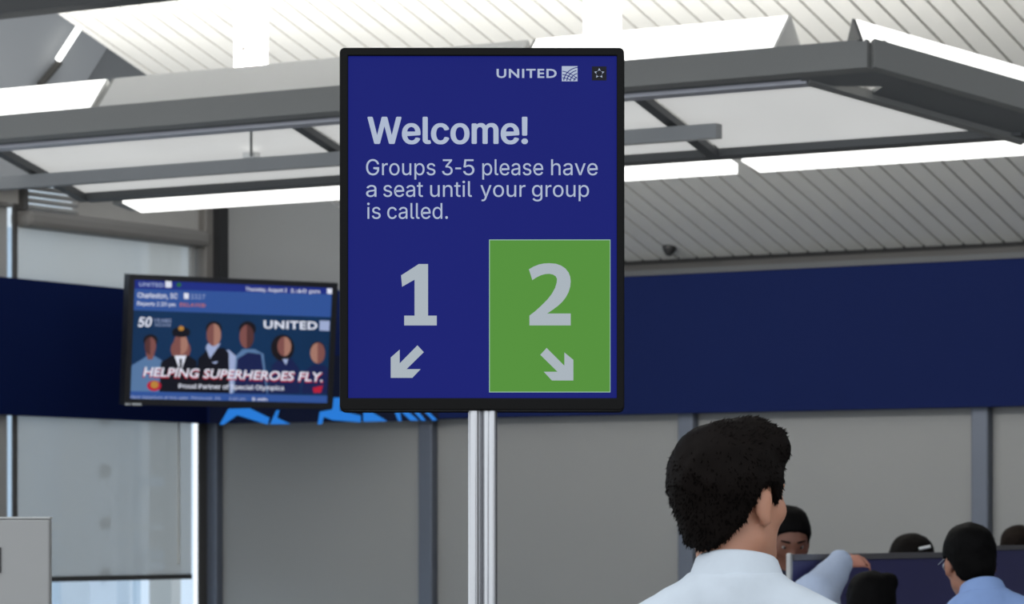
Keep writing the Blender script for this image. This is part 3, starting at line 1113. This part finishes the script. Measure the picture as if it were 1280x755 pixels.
def surface_nets(D, lo, h):
    S = D < 0
    c = np.zeros(np.array(D.shape) - 1, np.int8)
    for i in (0, 1):
        for j in (0, 1):
            for k in (0, 1):
                c += S[i:S.shape[0] - 1 + i, j:S.shape[1] - 1 + j, k:S.shape[2] - 1 + k]
    act = np.argwhere((c > 0) & (c < 8))
    idx = -np.ones(c.shape, np.int64)
    idx[tuple(act.T)] = np.arange(len(act))
    acc = np.zeros((len(act), 3))
    cnt = np.zeros(len(act))
    corners = [(i, j, k) for i in (0, 1) for j in (0, 1) for k in (0, 1)]
    for a in corners:
        for axx in range(3):
            if a[axx]:
                continue
            e = list(a)
            e[axx] = 1
            d0 = D[tuple((act + a).T)]
            d1 = D[tuple((act + e).T)]
            mk_ = (d0 < 0) != (d1 < 0)
            t = np.where(mk_, d0 / np.where(mk_, d0 - d1, 1), 0)
            p = np.array(a, float)[None].repeat(len(act), 0)
            p[:, axx] += t
            acc[mk_] += p[mk_]
            cnt[mk_] += 1
    V = lo + h * (act + acc / cnt[:, None])
    Fc = []
    for axx in range(3):
        o1, o2 = [(1, 2), (2, 0), (0, 1)][axx]
        sl0 = [slice(1, -1)] * 3
        sl1 = [slice(1, -1)] * 3
        sl0[axx] = slice(0, -1)
        sl1[axx] = slice(1, None)
        s0, s1 = S[tuple(sl0)], S[tuple(sl1)]
        for flip, msk in ((0, s0 & ~s1), (1, ~s0 & s1)):
            e = np.argwhere(msk)
            if not len(e):
                continue
            off = np.ones(3, int)
            off[axx] = 0
            e = e + off
            q = []
            for d1, d2 in ((0, 0), (1, 0), (1, 1), (0, 1)):
                g_ = e.copy()
                g_[:, o1] -= 1 - d1
                g_[:, o2] -= 1 - d2
                q.append(idx[tuple(g_.T)])
            q = np.stack(q, 1)
            Fc.append(q[:, ::-1] if flip else q)
    return V, np.concatenate(Fc)


def smooth_mesh(V, Fq, it=1, lam=.5):
    for _ in range(it):
        acc = np.zeros_like(V)
        cnt = np.zeros(len(V))
        for a, b_ in ((0, 1), (1, 2), (2, 3), (3, 0)):
            np.add.at(acc, Fq[:, a], V[Fq[:, b_]])
            np.add.at(acc, Fq[:, b_], V[Fq[:, a]])
            np.add.at(cnt, Fq[:, a], 1)
            np.add.at(cnt, Fq[:, b_], 1)
        V = V + lam * (acc / np.maximum(cnt, 1)[:, None] - V)
    return V


def normals(V, Fq):
    N = np.zeros_like(V)
    fn = np.cross(V[Fq[:, 2]] - V[Fq[:, 0]], V[Fq[:, 3]] - V[Fq[:, 1]])
    for k in range(4):
        np.add.at(N, Fq[:, k], fn)
    return N / np.maximum(np.linalg.norm(N, axis=1), 1e-9)[:, None]


def wob(X, Y, Z, f, s):
    return (np.sin(f * X + 1.3 * s + 2.1 * np.sin(.7 * f * Z + s)) * np.sin(f * .9 * Y + s * 2 + 1.7 * np.sin(.6 * f * X)) + .6 * np.sin(f * 1.1 * Z + 2 * np.sin(f * .8 * X + s)))


def hand_prims(wr, d, pn_, side, s, curl=.5):
    """palm, four bent fingers of unequal length, thumb leaving the side of the palm"""
    d = d / np.linalg.norm(d)
    pn_ = pn_ - d * pn_.dot(d)
    pn_ /= np.linalg.norm(pn_)
    sv = np.cross(d, pn_) * side
    out = []
    for t in (-.026, -.009, .009, .026):
        out.append(cone(wr + d * .012 * s + sv * t * .7 * s, wr + d * .085 * s + sv * t * s, .014 * s, .0115 * s, .008))
    for t, ln in ((-.030, .060), (-.010, .078), (.010, .085), (.030, .074)):
        p = wr + d * .086 * s + sv * t * s
        q = p + (d * math.cos(curl) + pn_ * math.sin(curl)) * ln * .52 * s
        r = q + (d * math.cos(curl * 2.2) + pn_ * math.sin(curl * 2.2)) * ln * .5 * s
        out += [cone(p, q, .0095 * s, .0088 * s, .004), cone(q, r, .0088 * s, .0076 * s, .003)]
    p = wr + d * .028 * s + sv * .030 * s
    q = p + (d * .65 + sv * .7 + pn_ * .25) * .042 * s
    r = q + (d * .9 + sv * .25 + pn_ * .3) * .034 * s
    out += [cone(p, q, .014 * s, .0105 * s, .006), cone(q, r, .0105 * s, .0085 * s, .003)]
    return out


def head_prims(C, R, s):
    e = lambda c, r, k=.02, Q=None: elli(C + R @ (np.array(c) * s), np.array(r) * s, R if Q is None else R @ Q, k * s)
    c_ = lambda a, b_, ra, rb, k=.02: cone(C + R @ (np.array(a) * s), C + R @ (np.array(b_) * s), ra * s, rb * s, k * s)
    P = [e((0, -.012, .028), (.075, .095, .087)), e((0, .028, -.03), (.060, .067, .082), .03)]
    for q in (-1, 1):
        P += [c_((q * .048, .0, -.068), (q * .012, .068, -.098), .020, .021, .03), e((q * .046, .055, -.022), (.022, .022, .02), .02)]
        P += [e((q * .080, -.010, -.012), (.008, .018, .029), .004, rot('Z', -q * .35) @ rot('X', -.15)),
              e((q * .079, -.002, -.038), (.009, .012, .013), .006)]
    P += [c_((0, .086, .008), (0, .109, -.03), .008, .013, .012), e((0, .084, -.060), (.023, .012, .008), .008),
          e((0, .078, .022), (.048, .016, .010), .02)]
    return P


def make_person(base, heading, s=1.0, lean=0.0, head_yaw=0.0, head_pitch=0.0, arms=None, skin=None, shirt=None, hairm=None,
                trousers=None, h=.011, hair='short', tufts=1500, collar=True, label='', shirt_seed=1.0, head_shift=(0, 0, 0), side=0.0, roll=0.0, sleeve=1.0):
    Rw = rot('Z', -heading)
    base = np.array(base, float)
    Rl = rot('X', -lean) @ rot('Y', side)
    hip = np.array([0, 0, .95 * s])

    def U(p):
        p = np.array(p, float) * s
        return hip + Rl @ (p - hip)

    toL = lambda p: Rw.T @ (np.array(p, float) - base)
    torso = [elli(U((0, .012, 1.24)), np.array((.165, .11, .22)) * s, Rl, .05 * s), elli(U((0, .01, 1.04)), np.array((.15, .105, .17)) * s, Rl, .06 * s),
             elli(np.array((0, 0, .92)) * s, np.array((.165, .115, .12)) * s, None, .05 * s)]
    trap = []
    for q in (-1, 1):
        trap += [cone(U((q * .02, -.035, 1.485)), U((q * .165, -.02, 1.40)), .052 * s, .058 * s, .045 * s)]
    arm, hands = [], []
    for q, nm in ((-1, 'L'), (1, 'R')):
        if arms and nm in arms:
            sh, el, wr = U((q * .168, -.01, 1.385)), toL(arms[nm][0]), toL(arms[nm][1])
            hd, hp = Rw.T @ np.array(arms[nm][2]), Rw.T @ np.array(arms[nm][3])
            cl = arms[nm][4]
        else:
            sh, el, wr = U((q * .168, -.01, 1.385)), U((q * .235, -.03, 1.12)), U((q * .235, .045, .885))
            hd, hp, cl = np.array((0, .12, -1.)), np.array((-q * 1., .25, 0)), .35
        k_ = sleeve if (arms and nm in arms) else 1.0
        arm += [cone(sh, el, .058 * s * k_, .044 * s * k_, .035 * s), cone(el, wr, .043 * s * k_, .030 * s * (1 + (k_ - 1) * .35), .02 * s)]
        hands += hand_prims(wr, hd, hp, -q, s, cl)
    legs, feet = [], []
    for q in (-1, 1):
        legs += [cone(np.array((q * .09, 0, .88)) * s, np.array((q * .10, .015, .5)) * s, .085 * s, .058 * s, .03 * s),
                 cone(np.array((q * .10, .015, .5)) * s, np.array((q * .10, -.02, .09)) * s, .056 * s, .038 * s, .02 * s)]
        feet.append([cone(np.array((q * .10, -.045, .042)) * s, np.array((q * .115, .12, .035)) * s, .036 * s, .031 * s, .02 * s)])
    hc0 = U((0, .005, 1.66)) + np.array(head_shift)
    Rh = Rl @ rot('Z', -head_yaw) @ rot('X', -head_pitch) @ rot('Y', roll)
    neck = [cone(U((0, -.025, 1.46)), hc0 + Rh @ np.array((0, -.012, -.07)) * s, .056 * s, .054 * s, .03 * s)]
    head = head_prims(hc0, Rh, s)

    def world(V):
        return base + V @ Rw.T

    allp = torso + trap + arm + hands + legs + [c for f_ in feet for c in f_] + neck + head
    D, lo = field(allp, h)
    V, Fq = surface_nets(D, lo, h)
    V = smooth_mesh(V, Fq, 1, .4)
    body = mk('person', world(V), Fq, skin, None, base, True)
    tag(body, label, 'person')
    # shirt
    hz = hc0[2] - .115 * s
    up = Rl @ np.array([0, 0, 1.0])
    nb = U((0, -.02, 1.535))
    wrs = [arms[k][1] if arms and k in arms else None for k in ('L', 'R')]

    def shirt_post(D, X, Y, Z):
        D = D + .0022 * s * wob(X, Y, Z, 34 / s, shirt_seed) + .0012 * s * wob(X, Y, Z, 75 / s, shirt_seed + 2)
        dn = (X - nb[0]) * up[0] + (Y - nb[1]) * up[1] + (Z - nb[2]) * up[2]
        rad = np.sqrt((X - nb[0]) ** 2 + (Y - nb[1]) ** 2 + (Z - nb[2]) ** 2)
        D = np.maximum(D, np.where(rad < .13 * s, dn, -1))
        return np.maximum(D, np.where(np.hypot(X, Y) < .22 * s, .86 * s - Z, -1))
    sp = torso + trap + arm + neck[:0] + [cone(U((0, -.03, 1.45)), U((0, -.02, 1.56)), .07 * s, .055 * s, .03 * s)]
    # sleeves stop at the wrist
    D, lo = field(sp, h, .013 * s, shirt_post)
    V, Fq = surface_nets(D, lo, h)
    V = smooth_mesh(V, Fq, 1, .5)
    so = mk('shirt', world(V), Fq, shirt, body, None, True)
    if collar:
        # folded collar: stand-up band whose outer leaf slopes down on to the shoulders
        v, f = [], []
        n = 56
        ringp = [(.057, .050), (.062, .052), (.066, .048), (.079, .012), (.090, -.022), (.0865, -.024), (.070, .004), (.058, .004)]
        cb = U((0, -.02, 1.525))
        for i in range(n + 1):
            t = math.radians(-90 - 165 + 330 * i / n)      # open at the throat
            drop = -.030 * (.5 + .5 * math.sin(t)) * s - .004
            for r, z in ringp:
                k = 1.0 + .05 * math.cos(2 * t)
                v.append(world((cb + Rl @ np.array([r * s * k * math.cos(t), r * s * .98 * math.sin(t), z * s + drop]))[None])[0])
        m_ = len(ringp)
        for i in range(n):
            for j in range(m_):
                f.append((i * m_ + j, i * m_ + (j + 1) % m_, (i + 1) * m_ + (j + 1) % m_, (i + 1) * m_ + j))
        f.append(tuple(range(m_)))
        f.append(tuple(range(n * m_ + m_ - 1, n * m_ - 1, -1)))
        co = mk('collar', v, f, shirt, so, None, True)
    # trousers and shoes
    D, lo = field(legs + [torso[2]], max(h, .012), .013 * s, lambda D, X, Y, Z: np.maximum(np.maximum(D, Z - 1.0 * s), .05 * s - Z))
    V, Fq = surface_nets(D, lo, max(h, .012))
    mk('trousers', world(V), Fq, trousers, body, None, True)
    for f_ in feet:
        D, lo = field(f_, .008, .012 * s, lambda D, X, Y, Z: np.maximum(np.maximum(D, Z - .085 * s), -Z))
        V, Fq = surface_nets(D, lo, .008)
        mk('shoe', world(V), Fq, mat('black_leather', (24, 23, 22), .35), body, None, True)
    # eyes and brows
    for q in (-1, 1):
        ec = hc0 + Rh @ (np.array((q * .031, .076, .004)) * s)
        D, lo = field([elli(ec, np.array((.0125,) * 3) * s, None, 0)], .004)
        V, Fq = surface_nets(D, lo, .004)
        mk('eye', world(V), Fq, mat('eye_white', (150, 142, 136), .4), body, None, True)
        ib = hc0 + Rh @ (np.array((q * .031, .0862, .003)) * s)
        D, lo = field([elli(ib, np.array((.006, .004, .006)) * s, Rh, 0)], .002)
        V, Fq = surface_nets(D, lo, .002)
        mk('iris', world(V), Fq, mat('dark_iris', (40, 26, 18), .2), body, None, True)
        D, lo = field([cone(hc0 + Rh @ (np.array((q * .016, .093, .026)) * s), hc0 + Rh @ (np.array((q * .046, .080, .028)) * s), .0045 * s, .0035 * s, 0)], .003)
        V, Fq = surface_nets(D, lo, .003)
        mk('eyebrow', world(V), Fq, hairm, body, None, True)
    # hair
    hh = min(h, .008)
    if hair == 'quiff':
        hp = [elli(hc0 + Rh @ (np.array((0, -.016, .032)) * s), np.array((.091, .110, .098)) * s, Rh, .02),
              elli(hc0 + Rh @ (np.array((0, .045, .088)) * s), np.array((.074, .058, .047)) * s, Rh, .03),
              elli(hc0 + Rh @ (np.array((0, -.040, -.045)) * s), np.array((.062, .058, .065)) * s, Rh, .03)]
        nape = -.106
    elif hair == 'tuft':
        hp = [elli(hc0 + Rh @ (np.array((0, -.018, .030)) * s), np.array((.092, .112, .098)) * s, Rh, .02),
              elli(hc0 + Rh @ (np.array((.068, -.05, .078)) * s), np.array((.034, .032, .034)) * s, Rh, .02),
              elli(hc0 + Rh @ (np.array((0, -.05, -.06)) * s), np.array((.085, .06, .11)) * s, Rh, .04)]
        nape = -.2
    elif hair == 'full':
        hp = [elli(hc0 + Rh @ (np.array((0, -.018, .026)) * s), np.array((.100, .116, .102)) * s, Rh, .02),
              elli(hc0 + Rh @ (np.array((0, -.05, -.06)) * s), np.array((.085, .06, .11)) * s, Rh, .04)]
        nape = -.2
    else:
        hp = [elli(hc0 + Rh @ (np.array((0, -.016, .032)) * s), np.array((.086, .107, .092)) * s, Rh, .02),
              elli(hc0 + Rh @ (np.array((0, -.045, -.04)) * s), np.array((.068, .062, .065)) * s, Rh, .03)]
        nape = -.10

    def hair_post(D, X, Y, Z):
        q = np.stack((X - hc0[0], Y - hc0[1], Z - hc0[2]), -1) @ Rh / s
        x, y, z = q[..., 0], q[..., 1], q[..., 2]
        xs = [-.2, -.095, -.060, -.030, -.018, .016, .026, .040, .046, .075, .11]
        zs = [nape, nape, nape + .028, nape + .088, .014, .022, -.012, -.012, .030, .062, .075]
        zl = np.interp(y, xs, zs)
        D = D + .0030 * wob(x, y, z, 55, 1.0) * s * .6 + .0012 * wob(x, y, z, 140, 3.0) * s
        D = np.maximum(D, (zl - z) * .75 * s)
        # keep the forehead free
        return np.maximum(D, ((y - .100) * .9 + (.07 - z) * .3) * s)
    D, lo = field(hp, hh, 0, hair_post)
    V, Fq = surface_nets(D, lo, hh)
    V = smooth_mesh(V, Fq, 1, .3)
    N = normals(V, Fq)
    Wv = world(V)
    Wn = N @ Rw.T
    fl_ = Fq.tolist()
    vv = Wv.tolist()
    if tufts:
        fwd = Rw @ Rh @ np.array([.3, 1.0, .1])
        pick = rng.integers(0, len(V), tufts)
        for i in pick:
            p, nr = Wv[i], Wn[i]
            d = nr * .42 + np.array([0, 0, -.8 if nr[2] < .5 else .0]) + rng.normal(size=3) * .22 + (fwd * .8 if nr[2] >= .5 else 0)
            d /= np.linalg.norm(d)
            sd_ = np.cross(d, nr + rng.normal(size=3) * .2)
            sd_ /= max(np.linalg.norm(sd_), 1e-6)
            ln = rng.uniform(.005, .012) * s
            k = len(vv)
            r0 = p - nr * .003
            vv += [(r0 + sd_ * .0022 * s).tolist(), (r0 - sd_ * .0022 * s).tolist(), (r0 + nr * .002).tolist(), (r0 + d * ln).tolist()]
            fl_ += [(k, k + 1, k + 3), (k + 1, k + 2, k + 3), (k + 2, k, k + 3)]
    ho = mk('hair', vv, fl_, hairm, body, None, True)
    return body, dict(hc=world(hc0[None])[0], R=Rw @ Rh, shirt=so)


def skin_mat(name, rgb):
    m = mat(name, rgb, .5, var=.07, scale=14)
    b = m.node_tree.nodes['Principled BSDF']
    b.inputs['Subsurface Weight'].default_value = .25
    b.inputs['Subsurface Radius'].default_value = (.012, .005, .003)
    return m


M_shirt_w = mat('white_cotton', (214, 222, 230), .8, var=.03, scale=60, bump=.05)
M_shirt_b = mat('light_blue_cotton', (142, 170, 222), .8, var=.04, scale=60, bump=.05)
M_shirt_s = mat('pale_blue_cotton', (186, 200, 226), .8, var=.05, scale=60, bump=.05)
M_trs = mat('dark_trousers', (34, 36, 46), .8)
M_hair_dk = mat('dark_brown_hair', (20, 15, 13), .6, var=.35, scale=60, stretch=(1, 1, .3), spec=.06)
M_hair_bk = mat('black_hair', (11, 10, 10), .6, var=.3, scale=60, spec=.06)
M_hair_br = mat('brown_hair', (30, 23, 19), .65, var=.3, scale=60, spec=.06)

# man in the white shirt, seen from behind, head turned right
hx = at(914, 560, 5.55)[0]
make_person((hx + .012, 5.55, -.0), math.radians(12), .995, 0.0, math.radians(33), 0.02, None, skin_mat('warm_skin', (196, 142, 116)), M_shirt_w, M_hair_dk, M_trs,
            h=.007, hair='quiff', tufts=6500, label='person in white collared shirt seen from behind, head turned right', shirt_seed=1.0, head_shift=(-.012, 0, 0))

# man in the light-blue shirt at the right edge
pb = at(1226, 700, 10.0)
mb_, inf = make_person((pb[0] + .06, 9.9, 0), math.radians(4), .925, .16, math.radians(-13), .0, None, skin_mat('tan_skin', (168, 116, 92)), M_shirt_b, M_hair_bk, M_trs,
            h=.010, tufts=1500, label='person in light blue shirt and thin glasses, back turned, near right edge', shirt_seed=2.3, side=-.12, head_shift=(-.02, .03, -.02))
hc, RR, sc_ = inf['hc'], inf['R'], .925
gl = MB()
hpnt = lambda x, y, z: hc + RR @ (np.array((x, y, z)) * sc_)
for q_ in (-1, 1):
    gl.tube(hpnt(q_ * .084, -.005, .012), hpnt(q_ * .078, .088, .008), .0018, 6)
    ring = [hpnt(q_ * .036 + .026 * math.cos(t), .092, .0 + .019 * math.sin(t)) for t in np.linspace(0, 2 * math.pi, 13)]
    for k in range(12):
        gl.tube(ring[k], ring[k + 1], .0016, 5)
gl.tube(hpnt(-.010, .094, .004), hpnt(.010, .094, .004), .0016, 5)
gl.build('glasses', mat('pale_metal_glasses', (200, 205, 210), .25, metal=.8), mb_)

# person with black hair leaning at the partition, left arm up on its rail
pc_ = at(1092, 730, 10.9)
wr_ = on_a(1050, 704, PB[0] + .07)
el_ = at(1018, 748, 10.95)
make_person((pc_[0] - .035, 10.44, 0), math.radians(2), .87, .56, 0.0, -.25,
            {'L': (el_, wr_, np.array((1.0, .35, .12)), np.array((-.1, .6, -.8)), .5)},
            skin_mat('rosy_skin', (206, 140, 120)), M_shirt_s, M_hair_bk, M_trs, h=.010, hair='tuft', tufts=1200,
            label='person in pale blue shirt leaning with a raised arm on the partition', shirt_seed=4.1, sleeve=1.75)

# three heads beyond the partition
pd = at(985, 650, 12.0)
make_person((pd[0], 12.0, 0), math.radians(172), .955, 0, 0, .42, None, skin_mat('brown_skin', (128, 84, 66)), mat('navy_jacket', (26, 30, 52), .8), M_hair_bk, M_trs, h=.012, tufts=600,
            label='person facing the camera behind the partition end, half hidden by white shirt wearer', shirt_seed=3.2, head_shift=(0, 0, -.025))
pe = at(1140, 680, 12.65)
me_, inf = make_person((pe[0], 12.65, 0), math.radians(10), .885, 0, 0, 0, None, skin_mat('olive_skin', (180, 130, 104)), mat('charcoal_top', (48, 48, 52), .8), mat('dark_hair', (22, 19, 17), .6, var=.3, scale=60, spec=.06), M_trs, h=.012, hair='full', tufts=600,
            label='person with pale hair clip, only the crown showing above the partition', shirt_seed=5.2)
c0_, c1_ = at(1149, 686, 12.52), at(1163, 683, 12.52)
MB().tube(c0_, c1_, .006, 8).build('hair_clip', M_white, me_)
pf = at(1274, 680, 13.7)
make_person((pf[0], 13.7, 0), math.radians(20), .905, 0, 0, 0, None, skin_mat('olive_skin', (180, 130, 104)), mat('grey_top', (90, 90, 96), .8), M_hair_br, M_trs, h=.012, tufts=600,
            label='person cut by the right frame edge, top of head above the partition', shirt_seed=6.2)
